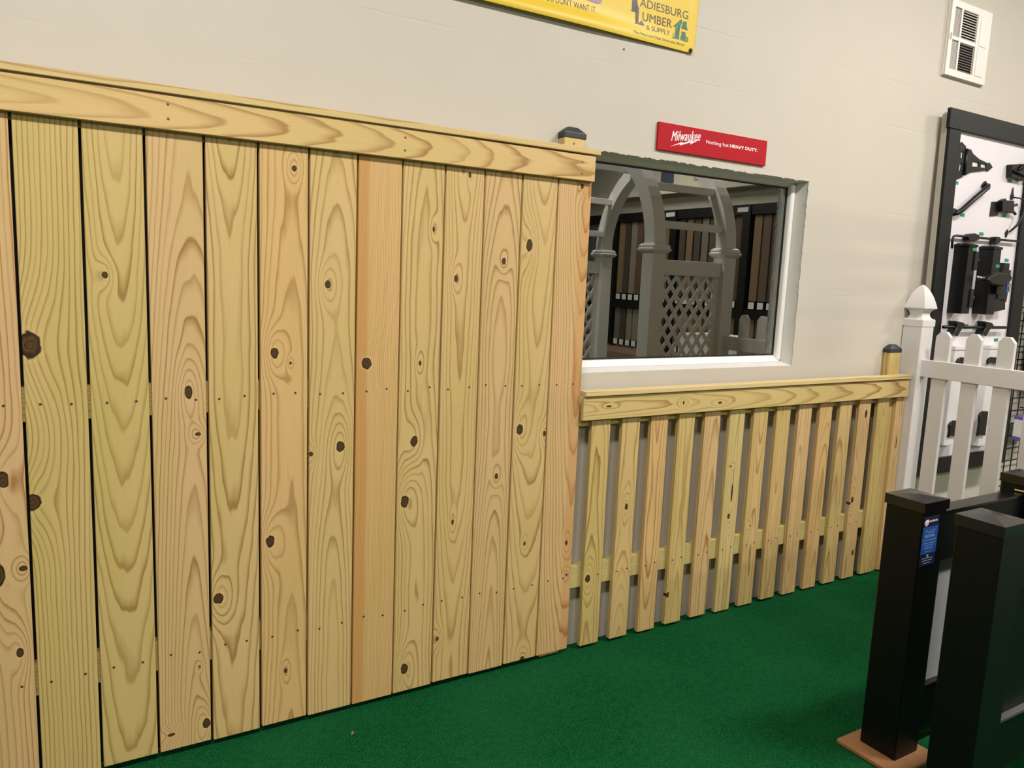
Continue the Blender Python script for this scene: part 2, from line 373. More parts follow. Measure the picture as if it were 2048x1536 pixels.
o = make('top_rail', MB().box(fl, 1.748, -.079, -.0605, 1.797, 1.885), wood('pine_top_rail', 3.3, (216, 184, 126), (158, 114, 60), [], 'X', -.004, .09, .07, .05, 85), TF, origin=(.6, -.079, 1.841), bevel=.0014)
screws(o, [(.35, 1.825), (.35, 1.862), (1.02, 1.822), (1.02, 1.86), (1.69, 1.82), (1.69, 1.86)], -.0794)
make('cap_board', MB().box(fl, 1.765, -.0855, -.0425, 1.889, 1.909), wood('pine_cap_board', 5.1, (214, 186, 130), DK, [], 'X', .05, .2, .0, .01, 190, ringy=.7), TF, origin=(.6, -.1, 1.899), bevel=.0014)
make('gap_shade_sheet', MB().box(fl, 1.634, -.0026, -.0006, .002, 1.87), MT['gasket'], TF)  # unseen black sheet added to darken the gaps between the boards
for z in (.27, 1.028, 1.782):
    make('back_rail', MB().box(fl, 1.634, -.0405, -.003, z, z + .089), wood('pine_back_rail', z, GR, DG, [], 'X', .0, .06, .0, .05, 110), TF, bevel=.0014)
def post_cap(parent, x0, x1, z):
    c = MB(); a, b, y0, y1 = x0 - .004, x1 + .004, -.043, -.0012; e = .012
    c.loft([[(a, y0, z), (b, y0, z), (b, y1, z), (a, y1, z)], [(a, y0, z + .019), (b, y0, z + .019), (b, y1, z + .019), (a, y1, z + .019)],
            [(a + .028, y0 + .016, z + .040), (b - .028, y0 + .016, z + .040), (b - .028, y1 - .008, z + .040), (a + .028, y1 - .008, z + .040)]])
    make('post_cap', c, MT['cap_black'], parent, bevel=.002)
pst = make('post', MB().box(1.636, 1.725, -.0400, -.002, .001, 1.946), wood('pine_post', 8.8, (216, 190, 130), DK, [], 'Z', .1, .06, .0, .04, 130), TF, bevel=.0014)
post_cap(pst, 1.636, 1.725, 1.944)
screws(pst, [(1.677, 1.925)], -.0408)

# ---------------------------------------------------------------- low spaced picket fence
LF = thing('picket_fence', (2.77, -.03, 0), 'low wooden fence of spaced pickets under a flat rail below the window', 'fence')
LK = {0: [(1.832, .293, .012, 1.3)], 1: [(2.006, .563, .008, 1.7)], 3: [(2.261, .145, .008, 1.5)], 5: [(2.566, .676, .0035, 1), (2.576, .674, .006, .7), (2.596, .555, .006, 7.0), (2.588, .449, .008, 1.5)],
      6: [(2.73, .384, .004, 1.4)], 11: [(3.488, .853, .010, 1.9), (3.452, .42, .010, 1.6), (3.436, .404, .006, 1.4), (3.499, .14, .008, 2)], 13: [(3.765, .688, .004, 9)]}
LB = [(GR, DG), (YL, (160, 128, 66)), (OR, DK), (GR, DG), (PK, DK), ((214, 190, 132), DK), (YL, DG), (YL, DK), (PK, DG), (OR, DK), (YL, DG), (PK, DK), (GR, DK), (PK, DK)]
for i in range(14):
    a = 1.8117 + .1473 * i; b = min(a + .0895, 3.797); cx = (a + b) / 2; zb = .012 + random.uniform(-.003, .003)
    m = wood('pine_picket', i * 2.11 + 41, LB[i][0], LB[i][1], [(x - cx, z - zb, rr, el) for x, z, rr, el in LK.get(i, [])], 'Z', random.uniform(-.02, .02), .04, random.uniform(-.04, .05), .1, random.choice((95, 110, 130)))
    o = make('picket', MB().box(a, b, FY, FY + T, zb, .985), m, LF, origin=(cx, FY, zb), bevel=.0012)
    screws(o, [(a + .02, .297), (b - .02, .302)], FY - .0004)
make('top_rail', MB().box(1.7535, 3.788, -.079, -.0605, .929, 1.0165), wood('pine_top_rail', 61, (214, 188, 128), DK, [(-.0, -.516, .008, .6), (-.01, -.31, .005, 2), (.005, -.897, .004, 3)], 'X', .0, .07, .06, .06, 85), LF, origin=(2.77, -.079, .973), bevel=.0014)
make('cap_board', MB().box(1.755, 3.79, -.088, -.0425, 1.021, 1.040), wood('pine_cap_board', 66, (222, 198, 144), DK, [], 'X', .05, .2, .0, .01, 170, ringy=.6), LF, origin=(2.77, -.1, 1.03), bevel=.0014)
make('back_rail', MB().box(1.727, 3.658, -.0405, -.003, .255, .344), wood('pine_back_rail', 71, (208, 192, 132), DG, [], 'X', .12, .03, .0, .02, 130), LF, origin=(2.7, -.04, .3), bevel=.0014)
make('back_rail', MB().box(1.727, 3.658, -.0405, -.003, .90, .985), wood('pine_back_rail', 73, GR, DG, [], 'X', .0, .06, .0, .05, 110), LF, origin=(2.7, -.04, .94), bevel=.0014)
p2_ = make('post', MB().box(3.66, 3.75, -.0405, -.002, .001, 1.152), wood('pine_post', 77, (210, 184, 122), DK, [], 'Z', .1, .06, .0, .04, 130), LF, bevel=.0014)
post_cap(p2_, 3.66, 3.75, 1.150)

# ---------------------------------------------------------------- wall signs
SG = thing('wall_sign', (2.387, -.005, 1.957), 'red rectangular sign with white lettering and lightning bolt above the window', 'sign')
make('sign_board', MB().box(2.086, 2.687, -.011, -.001, 1.9575, 2.060), MT['red'], SG, bevel=.001)
for sx_, yy_ in ((0, -.0119), (.0011, -.0121)):      # heavy strokes: the word is printed twice, a hair apart
    text('lettering', 'Milwaukee', (2.152 + sx_, 2.303 + sx_, 1.9955, 2.033), yy_, MT['print_white'], SG, shear=.3, bold=.0, slant=.019, space=1.04)
make('lightning_bolt', MB().prism([(2.149, 1.975), (2.213, 2.000), (2.211, 1.994), (2.266, 2.013), (2.262, 2.006), (2.308, 2.022), (2.252, 1.994), (2.256, 2.003), (2.198, 1.984), (2.200, 1.990)], -.0114, -.0108), MT['print_white'], SG)
text('lettering', 'Nothing but', (2.337, 2.462, 2.004, 2.0225), -.0116, MT['print_white'], SG, bold=.004)
text('lettering', 'HEAVY DUTY.', (2.470, 2.632, 2.0085, 2.0215), -.0116, MT['print_white'], SG, bold=.03)
text('lettering', 'TM', (2.634, 2.6385, 2.019, 2.021), -.0116, MT['print_white'], SG)

BX0, BX1, BZ0, BZ1 = .42, 2.238, 2.333, 2.96
def bany(x, z):    # sheet hangs from its corners: bellied out low in the middle, tight at the corner grommet
    t = (BX1 - x); e = min(1, t / .5)
    return -.006 - .016 * e * math.exp(-((z - BZ0 - .012) / .035) ** 2) - .004 * math.sin(3.0 * x) ** 2 * min(1, (z - BZ0) / .3) - .003 * math.exp(-(t / .03) ** 2)
BN = thing('banner', (1.33, -.01, BZ0), 'yellow glossy vinyl banner with lumber store lettering on the wall', 'banner')
b = MB(); nx, nz = 90, 48
for j in range(nz + 1):
    for i in range(nx + 1):
        fx = i / nx; x = BX0 + (BX1 - BX0) * (1 - (1 - fx) ** 1.5); z = BZ0 + (BZ1 - BZ0) * (j / nz) ** 1.7
        x += .010 * (z - BZ0) / .2 * fx if fx > .5 else 0
        b.v.append((x, bany(x, z), z))
for j in range(nz):
    for i in range(nx):
        q = j * (nx + 1) + i; b.f.append((q, q + 1, q + nx + 2, q + nx + 1))
bo = make('sheet', b, MT['banner'], BN, smooth=True)
md = bo.modifiers.new('thick', 'SOLIDIFY'); md.thickness = .0008; md.offset = 1
onb = lambda x, y, z: (x, bany(x, z) - .0015, z)
text('lettering', "IF YOU DON'T WANT IT.", (1.515, 1.765, 2.386, 2.408), 0, MT['ptbrown'], BN, vmap=onb, bold=-.006)
def serif_L(x, z, w_, h_, t_):
    return MB().prism([(x - .006, z), (x + w_, z), (x + w_ - .014, z + .016), (x + w_ - .024, z + .007), (x + t_, z + .006), (x + t_, z + h_ - .003), (x + t_ + .004, z + h_), (x - .004, z + h_), (x, z + h_ - .003), (x, z + .004)], -.0003, .0003)
mapb = lambda x, y, z: (x, bany(x, z) - .0015 + y, z)
make('lettering', serif_L(1.925, 2.427, .035, .075, .013), MT['ptpurple'], BN, vmap=mapb)
make('lettering', serif_L(1.945, 2.388, .042, .057, .012), MT['ptpurple'], BN, vmap=lambda x, y, z: (x, bany(x, z) - .0022 + y, z))
text('lettering', 'ADIESBURG', (1.962, 2.199, 2.451, 2.480), 0, MT['ptbrown'], BN, vmap=onb, bold=-.004)
text('lettering', 'UMBER', (1.977, 2.121, 2.4045, 2.4345), 0, MT['ptbrown'], BN, vmap=onb)
text('lettering', '& SUPPLY', (1.996, 2.113, 2.376, 2.3935), 0, MT['ptbrown'], BN, vmap=onb)
text('lettering', 'The Fence and Deck Store plus More!', (1.931, 2.19, 2.348, 2.3615), 0, MT['ptolive'], BN, shear=.25, bold=.012, vmap=onb)
hs = MB()
hs.prism([(2.128, 2.413), (2.165, 2.446), (2.172, 2.440), (2.163, 2.418), (2.160, 2.4), (2.160, 2.386), (2.1605, 2.371), (2.123, 2.371), (2.140, 2.379), (2.140, 2.414)], -.0003, .0003)
hs.prism([(2.175, 2.436), (2.179, 2.440), (2.182, 2.437), (2.182, 2.441), (2.194, 2.441), (2.194, 2.427), (2.201, 2.412), (2.170, 2.414), (2.171, 2.425)], -.0003, .0003)
hs.prism([(2.172, 2.403), (2.191, 2.403), (2.192, 2.379), (2.207, 2.370), (2.168, 2.371), (2.168, 2.386), (2.172, 2.388)], -.0003, .0003)
for dz in (0, .004, .008):
    hs.prism([(2.124, 2.376 + dz), (2.139, 2.383 + dz), (2.139, 2.384 + dz), (2.124, 2.377 + dz)], -.0003, .0003)
    hs.prism([(2.193, 2.383 + dz), (2.207, 2.373 + dz), (2.207, 2.374 + dz), (2.193, 2.384 + dz)], -.0003, .0003)
make('house_logo', hs, MT['ptgreen'], BN, vmap=mapb)
make('printed_badge', MB().prism([(1.60, 2.434), (1.765, 2.420), (1.783, 2.424), (1.790, 2.438), (1.790, 2.50), (1.60, 2.50)], -.0003, .0003), MT['ptlilac'], BN, vmap=mapb)
gm = MB().tube([(2.221, -.0132, 2.341), (2.221, -.0125, 2.341), (2.221, -.0045, 2.341)], [.006, .0085, .0085], 14)
make('grommet', gm, MT['gasket'], BN)

# ---------------------------------------------------------------- air register high on the wall
VN = thing('air_register', (4.06, -.01, 2.523), 'white enamelled air register with louvre slats high on the wall', 'vent')
vx0, vx1, vz0, vz1 = 3.885, 4.242, 2.5245, 2.876
cells = [(3.915, 3.972, 2.710, 2.846), (3.915, 3.972, 2.556, 2.693), (3.986, 4.120, 2.708, 2.844), (3.982, 4.116, 2.556, 2.692)]
make('hollow_shade', MB().box(vx0 + .02, vx1 - .02, -.0088, -.0081, vz0 + .02, vz1 - .02), MT['vent_dark'], VN)  # flat dark plate paints the shade of the hollow behind the slats
f = MB(); fy0, fy1 = -.019, -.0081
f.box(vx0, 3.915, fy0, fy1, vz0, vz1).box(4.120, vx1, fy0, fy1, vz0, vz1).box(3.915, 4.120, fy0, fy1, vz0, 2.556).box(3.915, 4.120, fy0, fy1, 2.845, vz1)
f.box(3.972, 3.985, fy0, fy1, 2.556, 2.845).box(3.915, 3.972, fy0, fy1, 2.693, 2.709).box(3.985, 4.120, fy0, fy1, 2.692, 2.708)
make('frame', f, MT['vent'], VN)
make('blank_panel', MB().box(4.140, 4.208, -.0215, -.0185, 2.556, 2.694), MT['vent'], VN, bevel=.002)
make('blank_panel', MB().box(4.144, 4.212, -.0215, -.0185, 2.700, 2.842), MT['vent'], VN, bevel=.002)
make('skirt', MB().box(vx0 - .003, vx1 + .003, -.008, -.0005, vz0 - .003, vz1 + .003), MT['vent'], VN)
vs0 = hs0 = None
for (a, b, c, d) in cells[:2]:
    for i in range(6):
        x = a + (b - a) * (i + .5) / 6
        vs0 = make('slat', MB().box(x - .0011, x + .0011, -.0135, -.0090, c, d), MT['vent'], VN)
for (a, b, c, d), st in zip(cells[2:], (.0034, .0008)):
    for i in range(11):
        z = c + (d - c) * (i + .5) / 11
        make('slat', MB().loft([[(a, -.017, z - st), (a, -.0165, z - st - .0008), (a, -.0090, z + st), (a, -.0095, z + st + .0008)], [(b, -.017, z - st), (b, -.0165, z - st - .0008), (b, -.0090, z + st), (b, -.0095, z + st + .0008)]]), MT['vent'], VN)
make('lever', MB().box(3.896, 3.900, -.027, -.0185, 2.69, 2.72), MT['vent'], VN)
tag(make('paint_fleck', disc(1.905, -.0012, 2.292, .004), MT['blue_dk']), 'tiny dark blue paint fleck on the wall below the yellow banner', 'fleck')

# ---------------------------------------------------------------- white vinyl picket fence running out from the wall
VF = thing('vinyl_fence', (3.852, -.59, 0), 'white vinyl picket fence with a spade topped end post at the wall', 'fence')
px, py = 3.852, -.0535; hw = .051
vp = make('end_post', MB().box(px - hw, px + hw, py - hw, py + hw, .0, 1.292), MT['vinyl'], VF, bevel=.003)
def fine(pr):
    out = []
    for i in range(len(pr) - 1):
        a, b, c, d = pr[max(i - 1, 0)], pr[i], pr[i + 1], pr[min(i + 2, len(pr) - 1)]
        for t in (0, .25, .5, .75):
            out.append(tuple(.5 * (2 * b[q] + (c[q] - a[q]) * t + (2 * a[q] - 5 * b[q] + 4 * c[q] - d[q]) * t * t + (3 * b[q] - a[q] - 3 * c[q] + d[q]) * t ** 3) for q in (0, 1)))
    return out + [pr[-1]]
make('post_cap', MB().squarelathe(px, py, [(.0535, 1.286), (.0535, 1.318)] + fine([(.050, 1.322), (.041, 1.326), (.035, 1.336), (.033, 1.345), (.036, 1.358), (.043, 1.368), (.053, 1.374)]) + fine([(.0545, 1.376), (.0535, 1.384), (.049, 1.402), (.041, 1.428), (.031, 1.453), (.017, 1.478), (.002, 1.494)])), MT['vinyl'], vp)
vx = 3.852
pk0 = None
for i in range(6):
    y = -.193 - .1478 * i; w2 = .0362
    if pk0 is None:
        pk = MB(); prof = [(y - w2, .06), (y + w2, .06), (y + w2, 1.242), (y + .014, 1.268), (y - .014, 1.268), (y - w2, 1.242)]
        pk.loft([[(vx - .011, q, z) for q, z in prof], [(vx + .011, q, z) for q, z in prof]])
        pk0 = make('picket', pk, MT['vinyl'], VF, origin=(vx, y, .06), bevel=.0015)
    else: inst(pk0, 'picket', (vx, y, .06), VF)
for z in (1.034, .16):
    make('rail', MB().box(vx - .022, vx + .022, -1.078, -.103, z, z + .086), MT['vinyl'], VF, bevel=.002)

# garden arbor standing at the far end of the vinyl fence (outside the frame, mirrored in the glass)
AR = thing('garden_arbor', (3.53, -1.775, 0), 'white vinyl garden arbor with arches and lattice sides mirrored in the window', 'arbor')
ax_ = (3.236, 3.838); ay_ = (-1.13, -2.42)
col_prof = [(.051, 1.622), (.06, 1.628), (.072, 1.640), (.074, 1.650), (.066, 1.658), (.068, 1.668), (.060, 1.678), (.051, 1.684)]
for x in ax_:
    for y in ay_:
        po = make('post', MB().box(x - .051, x + .051, y - .051, y + .051, .0, 1.68), MT['vinyl'], AR, bevel=.003)
        make('collar', MB().squarelathe(x, y, col_prof), MT['vinyl'], po)
    cy, rad = -1.775, .645; rings = []
    for i in range(37):
        t_ = math.pi * i / 36; ring = []
        for (dx, dr) in ((-.045, -.045), (.045, -.045), (.045, .045), (-.045, .045)):
            ring.append((x + dx, cy + (rad + dr) * math.cos(t_), 1.68 + (rad + dr) * math.sin(t_) * 1.0))
        rings.append(ring)
    make('arch', MB().loft(rings), MT['vinyl'], AR)
for t_ in (11, 34, 63, 90, 117, 146, 169):
    y = -1.775 + .645 * math.cos(math.radians(t_)); z = 1.68 + .645 * math.sin(math.radians(t_))
    make('crossbar', MB().box(ax_[0] + .045, ax_[1] - .045, y - .02, y + .02, z - .022, z + .022), MT['vinyl'], AR, bevel=.002)
for y in ay_:
    for z in (1.497, .1):
        make('side_rail', MB().box(ax_[0] + .051, ax_[1] - .051, y - .022, y + .022, z, z + .092), MT['vinyl'], AR, bevel=.002)
    make('side_stile', MB().box(ax_[1] - .085, ax_[1] - .051, y - .012, y + .012, .192, 1.497), MT['vinyl'], AR)
    make('side_stile', MB().box(ax_[0] + .051, ax_[0] + .075, y - .012, y + .012, .192, 1.497), MT['vinyl'], AR)
    xa, xb, za, zb_ = ax_[0] + .07, ax_[1] - .08, .185, 1.505
    for sgn in (1, -1):
        c_ = -3.0
        while c_ < 3.5:          # slat centre line: z = za + sgn*1.25*(x-xa) + c_
            m_ = 1.37 * sgn; pts = []
            for x in (xa, xb):
                z = za + m_ * (x - xa) + c_
                if za <= z <= zb_: pts.append((x, z))
            for z in (za, zb_):
                x = xa + (z - za - c_) / m_
                if xa < x < xb: pts.append((x, z))
            if len(pts) >= 2:
                (x1, z1), (x2, z2) = pts[0], pts[-1]; L = math.hypot(x2 - x1, z2 - z1)
                if L > .02:
                    nx_, nz_ = -(z2 - z1) / L * .0125, (x2 - x1) / L * .0125; yy = y + sgn * .004
                    make('lattice_slat', MB().prism([(x1 + nx_, z1 + nz_), (x2 + nx_, z2 + nz_), (x2 - nx_, z2 - nz_), (x1 - nx_, z1 - nz_)], yy - .0035, yy + .0035), MT['vinyl'], AR)
            c_ += .115

# ---------------------------------------------------------------- gate hardware display board
def PT(x, y, z):           # the board leans: its foot stands further from the wall than its head
    d = .024 - .0167 * (2.3 - z); return (x + 1.67 * d, y + d, z)
HB = thing('display_board', (4.3, -.09, .5), 'white hardware display board in a black frame leaning on the wall', 'display board')
LM = lambda x, y, z: (x + .04, y + .024 - .0167 * (2.3 - z), z)
make('backing', MB().box(3.872, 4.74, -.074, -.048, .50, 2.345), MT['board_white'], HB, vmap=LM)
make('edge_strip', MB().box(3.866, 3.872, -.073, -.044, .50, 2.335), MT['grey_edge'], HB, vmap=LM)
make('frame_stile', MB().box(3.866, 3.964, -.09, -.0745, .585, 2.263), MT['black_matte'], HB, vmap=LM, bevel=.0015)
make('frame_stile', MB().box(4.634, 4.745, -.09, -.0745, .585, 2.263), MT['black_matte'], HB, vmap=LM, bevel=.0015)
make('frame_rail', MB().box(3.852, 4.760, -.094, -.0745, 2.264, 2.360), MT['black_matte'], HB, vmap=LM, bevel=.0015)
make('frame_rail', MB().box(3.866, 4.745, -.09, -.0745, .498, .584), MT['black_matte'], HB, vmap=LM, bevel=.0015)
for (x, z) in [(3.998, 2.013), (4.089, 1.859), (4.499, 2.07), (4.487, 1.885), (4.287, 1.775), (4.57, 1.65), (4.247, 1.289), (4.225, 1.167), (4.563, 1.166), (4.565, 1.211)]:
    X, Y, Z_ = PT(x, -.0749, z); make('price_sticker', MB().box(X - .02, X + .02, Y - .0006, Y, Z_ - .008, Z_ + .008), MT['tagg'], HB)
IR = MT['iron']; GH = 'gate hardware mounted on the display board'
def hw(name, mb, label, cat, mat=IR, bevel=.0012):
    o = make(name, mb, mat, None, vmap=PT, bevel=bevel); return tag(o, label, cat, GH)
Y0 = -.0752
def plate_holes(mb, poly, y0, y1): return mb.prism(poly, y0, y1)
def subparts(root_name, label, cat, parts, sh=(0, 0)):
    for _, mb, _, _ in parts: mb.v = [(x + sh[0], y + sh[1], z) for x, y, z in mb.v]
    vs_ = [PT(*p) for _, mb, _, _ in parts for p in mb.v]
    org = [sum(p[i] for p in vs_) / len(vs_) for i in (0, 1)] + [min(p[2] for p in vs_)]
    t_ = thing(root_name, org, label, cat, GH)
    for nm, mb, mat, bv in parts: make(nm, mb, mat, t_, vmap=PT, bevel=bv, smooth=nm in ('grip', 'rod', 'bolt', 'striker', 'latch_arm', 'hinge_knob', 'knuckle', 'latch_bolt'))
    return t_
# tee hinge: the openings are real (plate built from bars round the cut-outs)
hp = MB(); hp.prism([(3.984, 2.20), (3.997, 2.214), (4.040, 2.196), (4.040, 2.165), (3.984, 2.172)], Y0 - .006, Y0)
hp.prism([(3.984, 2.172), (4.002, 2.17), (4.0, 2.075), (3.98, 2.075)], Y0 - .006, Y0).prism([(4.022, 2.168), (4.040, 2.165), (4.038, 2.072), (4.018, 2.074)], Y0 - .006, Y0)
hp.prism([(4.002, 2.135), (4.022, 2.133), (4.021, 2.108), (4.001, 2.109)], Y0 - .006, Y0).prism([(3.98, 2.075), (4.038, 2.072), (4.037, 2.043), (3.992, 2.028), (3.979, 2.03)], Y0 - .006, Y0)
st_ = MB(); st_.prism([(4.050, 2.182), (4.082, 2.188), (4.108, 2.168), (4.112, 2.14), (4.112, 2.095), (4.109, 2.076), (4.062, 2.055), (4.050, 2.060)], Y0 - .007, Y0 - .001)
st_.prism([(4.108, 2.168), (4.173, 2.147), (4.185, 2.146), (4.243, 2.138), (4.243, 2.129), (4.112, 2.133)], Y0 - .007, Y0 - .001).prism([(4.112, 2.105), (4.243, 2.111), (4.255, 2.101), (4.109, 2.076)], Y0 - .007, Y0 - .001)
st_.prism([(4.172, 2.131), (4.192, 2.131), (4.192, 2.108), (4.172, 2.107)], Y0 - .007, Y0 - .001).prism([(4.243, 2.138), (4.267, 2.135), (4.270, 2.142), (4.305, 2.121), (4.263, 2.095), (4.255, 2.101), (4.243, 2.102)], Y0 - .007, Y0 - .001)
subparts('tee_hinge', 'black tee hinge with pierced triangular strap on the white display board', 'hinge', [('hinge_plate', hp, IR, .0006), ('strap', st_, IR, .0006), ('knuckle', MB().tube([(4.045, Y0 - .009, 2.055), (4.045, Y0 - .009, 2.185)], .007, 10), IR, 0)])
hd = MB().tube([(3.985, Y0 - .012, 1.852), (4.0, Y0 - .022, 1.86), (4.03, Y0 - .030, 1.880), (4.13, Y0 - .030, 1.945), (4.235, Y0 - .030, 2.008), (4.255, Y0 - .02, 2.022), (4.262, Y0 - .01, 2.03)], [.006, .012, .013, .013, .014, .012, .006], 10)
subparts('pull_handle', 'black round bar pull handle mounted slanting below the tee hinge', 'handle', [('grip', hd, IR, 0), ('end_plate', MB().prism([(3.983, 1.855), (3.998, 1.885), (4.025, 1.875), (4.005, 1.845)], Y0 - .012, Y0), IR, .001), ('end_plate', MB().prism([(4.225, 2.02), (4.25, 2.045), (4.275, 2.02), (4.25, 1.99)], Y0 - .012, Y0), IR, .001)])
subparts('gate_latch', 'black gate latch with raised arm beside the tee hinge near the right stile', 'latch', [('latch_body', MB().prism([(4.444, 2.148), (4.60, 2.168), (4.62, 2.11), (4.58, 2.075), (4.55, 2.085), (4.456, 2.083)], Y0 - .03, Y0), IR, .002), ('latch_arm', MB().tube([(4.50, Y0 - .035, 2.12), (4.57, Y0 - .04, 2.165), (4.62, Y0 - .04, 2.20)], .009, 8), IR, 0), ('bolt', MB().tube([(4.46, Y0 - .036, 2.115), (4.62, Y0 - .036, 2.10)], .008, 8), IR, 0)])
gl2 = MB().prism([(4.344, 1.947), (4.425, 1.955), (4.415, 1.88), (4.341, 1.871)], Y0 - .006, Y0).prism([(4.40, 1.957), (4.43, 1.97), (4.44, 1.96), (4.515, 1.964), (4.53, 1.90), (4.411, 1.9)], Y0 - .028, Y0 - .004)
subparts('gravity_latch', 'black gravity latch with square side plate above the long drop rod', 'latch', [('latch_body', gl2, IR, .0015), ('striker', MB().tube([(4.50, Y0 - .02, 1.93), (4.56, Y0 - .02, 1.948)], .007, 8), IR, 0), ('striker', MB().tube([(4.50, Y0 - .02, 1.92), (4.56, Y0 - .02, 1.897)], .007, 8), IR, 0)])
orn = MB().tube([(4.537, Y0 - .012, 1.985), (4.56, Y0 - .03, 1.982), (4.60, Y0 - .035, 1.975), (4.617, Y0 - .035, 1.94), (4.612, Y0 - .035, 1.895), (4.575, Y0 - .03, 1.84), (4.535, Y0 - .012, 1.80)], [.004, .004, .005, .007, .008, .007, .004], 8)
subparts('thumb_latch', 'black wrought thumb latch handle with spear shaped ends by the right stile', 'handle', [('grip', orn, IR, 0), ('spear', MB().prism([(4.536, 2.04), (4.528, 2.005), (4.522, 1.995), (4.526, 1.975), (4.548, 1.975), (4.552, 1.995), (4.545, 2.005)], Y0 - .006, Y0), IR, .001), ('spear', MB().prism([(4.527, 1.768), (4.515, 1.795), (4.53, 1.815), (4.545, 1.797)], Y0 - .006, Y0), IR, .001)])
cr = MB().tube([(3.994, Y0 - .02, 1.683), (3.991, Y0 - .02, 1.725), (3.998, Y0 - .02, 1.744), (4.016, Y0 - .02, 1.749), (4.62, Y0 - .02, 1.755)], .0062, 8)
subparts('drop_rod', 'long black drop rod with a bent end in two brackets above the hinge posts', 'bolt', [('rod', cr, IR, 0), ('bracket', MB().prism([(4.11, 1.745), (4.13, 1.764), (4.17, 1.77), (4.21, 1.762), (4.215, 1.742), (4.17, 1.725), (4.12, 1.73)], Y0 - .034, Y0), IR, .002), ('bracket', MB().prism([(4.375, 1.765), (4.41, 1.765), (4.425, 1.755), (4.42, 1.74), (4.385, 1.722), (4.37, 1.73)], Y0 - .034, Y0), IR, .002)])
def sample_post(label, x0, x1, z0, z1, mat, knobs, stick):
    y1 = -.0752; y0 = -.15
    parts = [('post_body', MB().box(x0, x1, y0, y1, z0, z1), mat, .002), ('post_top', MB().loft([[(x0 - .004, y0 - .004, z1), (x1 + .004, y0 - .004, z1), (x1 + .004, y1, z1), (x0 - .004, y1, z1)], [(x0 - .004, y0 - .004, z1 + .012), (x1 + .004, y0 - .004, z1 + .012), (x1 + .004, y1, z1 + .012), (x0 - .004, y1, z1 + .012)], [(x0 + .02, y0 + .018, z1 + .02), (x1 - .02, y0 + .018, z1 + .02), (x1 - .02, y1, z1 + .02), (x0 + .02, y1, z1 + .02)]]), mat, 0)]
    for (kx, kz, r_) in knobs:
        parts.append(('hinge', MB().box(x1 - .018, x1 + .014, y0 - .006, y0 + .032, kz - .05, kz + .045), IR, .002))
        parts.append(('hinge_knob', MB().tube([(x1 + .014, y0 + .008, kz), (x1 + .032, y0 + .008, kz), (x1 + .042, y0 + .008, kz)], [r_ * .7, r_, r_ * .5], 10), IR, 0))
    if stick: parts.append(('price_sticker', MB().box(stick[0] - .018, stick[0] + .018, y0 - .0008, y0, stick[1] - .008, stick[1] + .008), MT['tagg'], 0))
    return subparts('post_sample', label, 'post sample', parts)
sample_post('black post sample with two hinges and round knobs on the display board', 4.050, 4.124, 1.356, 1.695, MT['black'], [(4.14, 1.629, .012), (4.125, 1.438, .012)], (4.104, 1.684))
sample_post('black post sample behind the keyed lock on the display board', 4.285, 4.360, 1.354, 1.695, MT['black'], [], (4.340, 1.609))
lk = MB().prism([(4.22, 1.552), (4.30, 1.575), (4.41, 1.572), (4.435, 1.555), (4.43, 1.535), (4.36, 1.505), (4.24, 1.512), (4.2, 1.53)], -.175, -.132)
subparts('keyed_lock', 'black keyed gate lock with a brass key hanging from it', 'lock', [('lock_body', lk, IR, .006), ('latch_bolt', MB().tube([(4.14, -.15, 1.545), (4.225, -.15, 1.54)], .006, 8), MT['steel'], 0), ('lock_tail', MB().box(4.345, 4.40, -.15, -.135, 1.462, 1.507), IR, .002), ('key', MB().prism([(4.40, 1.515), (4.412, 1.523), (4.424, 1.512), (4.42, 1.498), (4.414, 1.476), (4.406, 1.474), (4.404, 1.498), (4.396, 1.505)], -.179, -.1765), MT['brass'], 0)], (-.022, -.021))
subparts('latch_case', 'tall black latch case with blue tape beside the keyed lock', 'latch', [('case', MB().prism([(4.465, 1.595), (4.548, 1.595), (4.535, 1.42), (4.44, 1.43), (4.446, 1.50)], -.12, Y0), IR, .003), ('neck', MB().box(4.49, 4.55, -.105, Y0, 1.596, 1.632), IR, .002), ('blue_tape', MB().box(4.516, 4.528, -.1218, -.1195, 1.475, 1.555), MT['bluetape'], 0), ('steel_tip', MB().box(4.53, 4.545, -.124, -.1198, 1.572, 1.588), MT['steel'], .002)])
hw('strike_box', MB().prism([(4.411, 1.433), (4.519, 1.443), (4.535, 1.38), (4.412, 1.366)], -.12, Y0), 'small black strike box below the tall latch case', 'latch', bevel=.004)
rd = MB().tube([(3.985, Y0 - .03, 1.284), (4.585, Y0 - .03, 1.282)], .0085, 10)
def wedge(x): return MB().prism([(x - .045, 1.316), (x + .03, 1.308), (x + .05, 1.292), (x + .02, 1.275), (x - .015, 1.236), (x - .05, 1.25), (x - .03, 1.285)], Y0 - .045, Y0)
subparts('slide_bolt', 'straight black slide bolt held in two wedge brackets below the post samples', 'bolt', [('rod', rd, IR, 0), ('bracket', wedge(4.115), IR, .003), ('bracket', wedge(4.39), IR, .003)])
def white_sample(label, x0, x1, z0, z1, hinges):
    parts = [('post_body', MB().box(x0, x1, -.125, Y0, z0, z1), MT['vinyl'], .002), ('post_top', MB().box(x0 - .003, x1 + .003, -.129, Y0, z1, z1 + .02), MT['vinyl'], .002)]
    for (a, b_, c, d) in hinges:
        parts.append(('hinge', MB().prism([(a, c), (a + .02, c + .012), (b_, c), (b_, d), (a + .03, d + .004), (a + .024, d - .008), (a + .012, d), (a - .006, d - .02), (a + .004, (c + d) / 2)], -.139, -.1255), IR, .002))
    return subparts('vinyl_post_sample', label, 'post sample', parts)
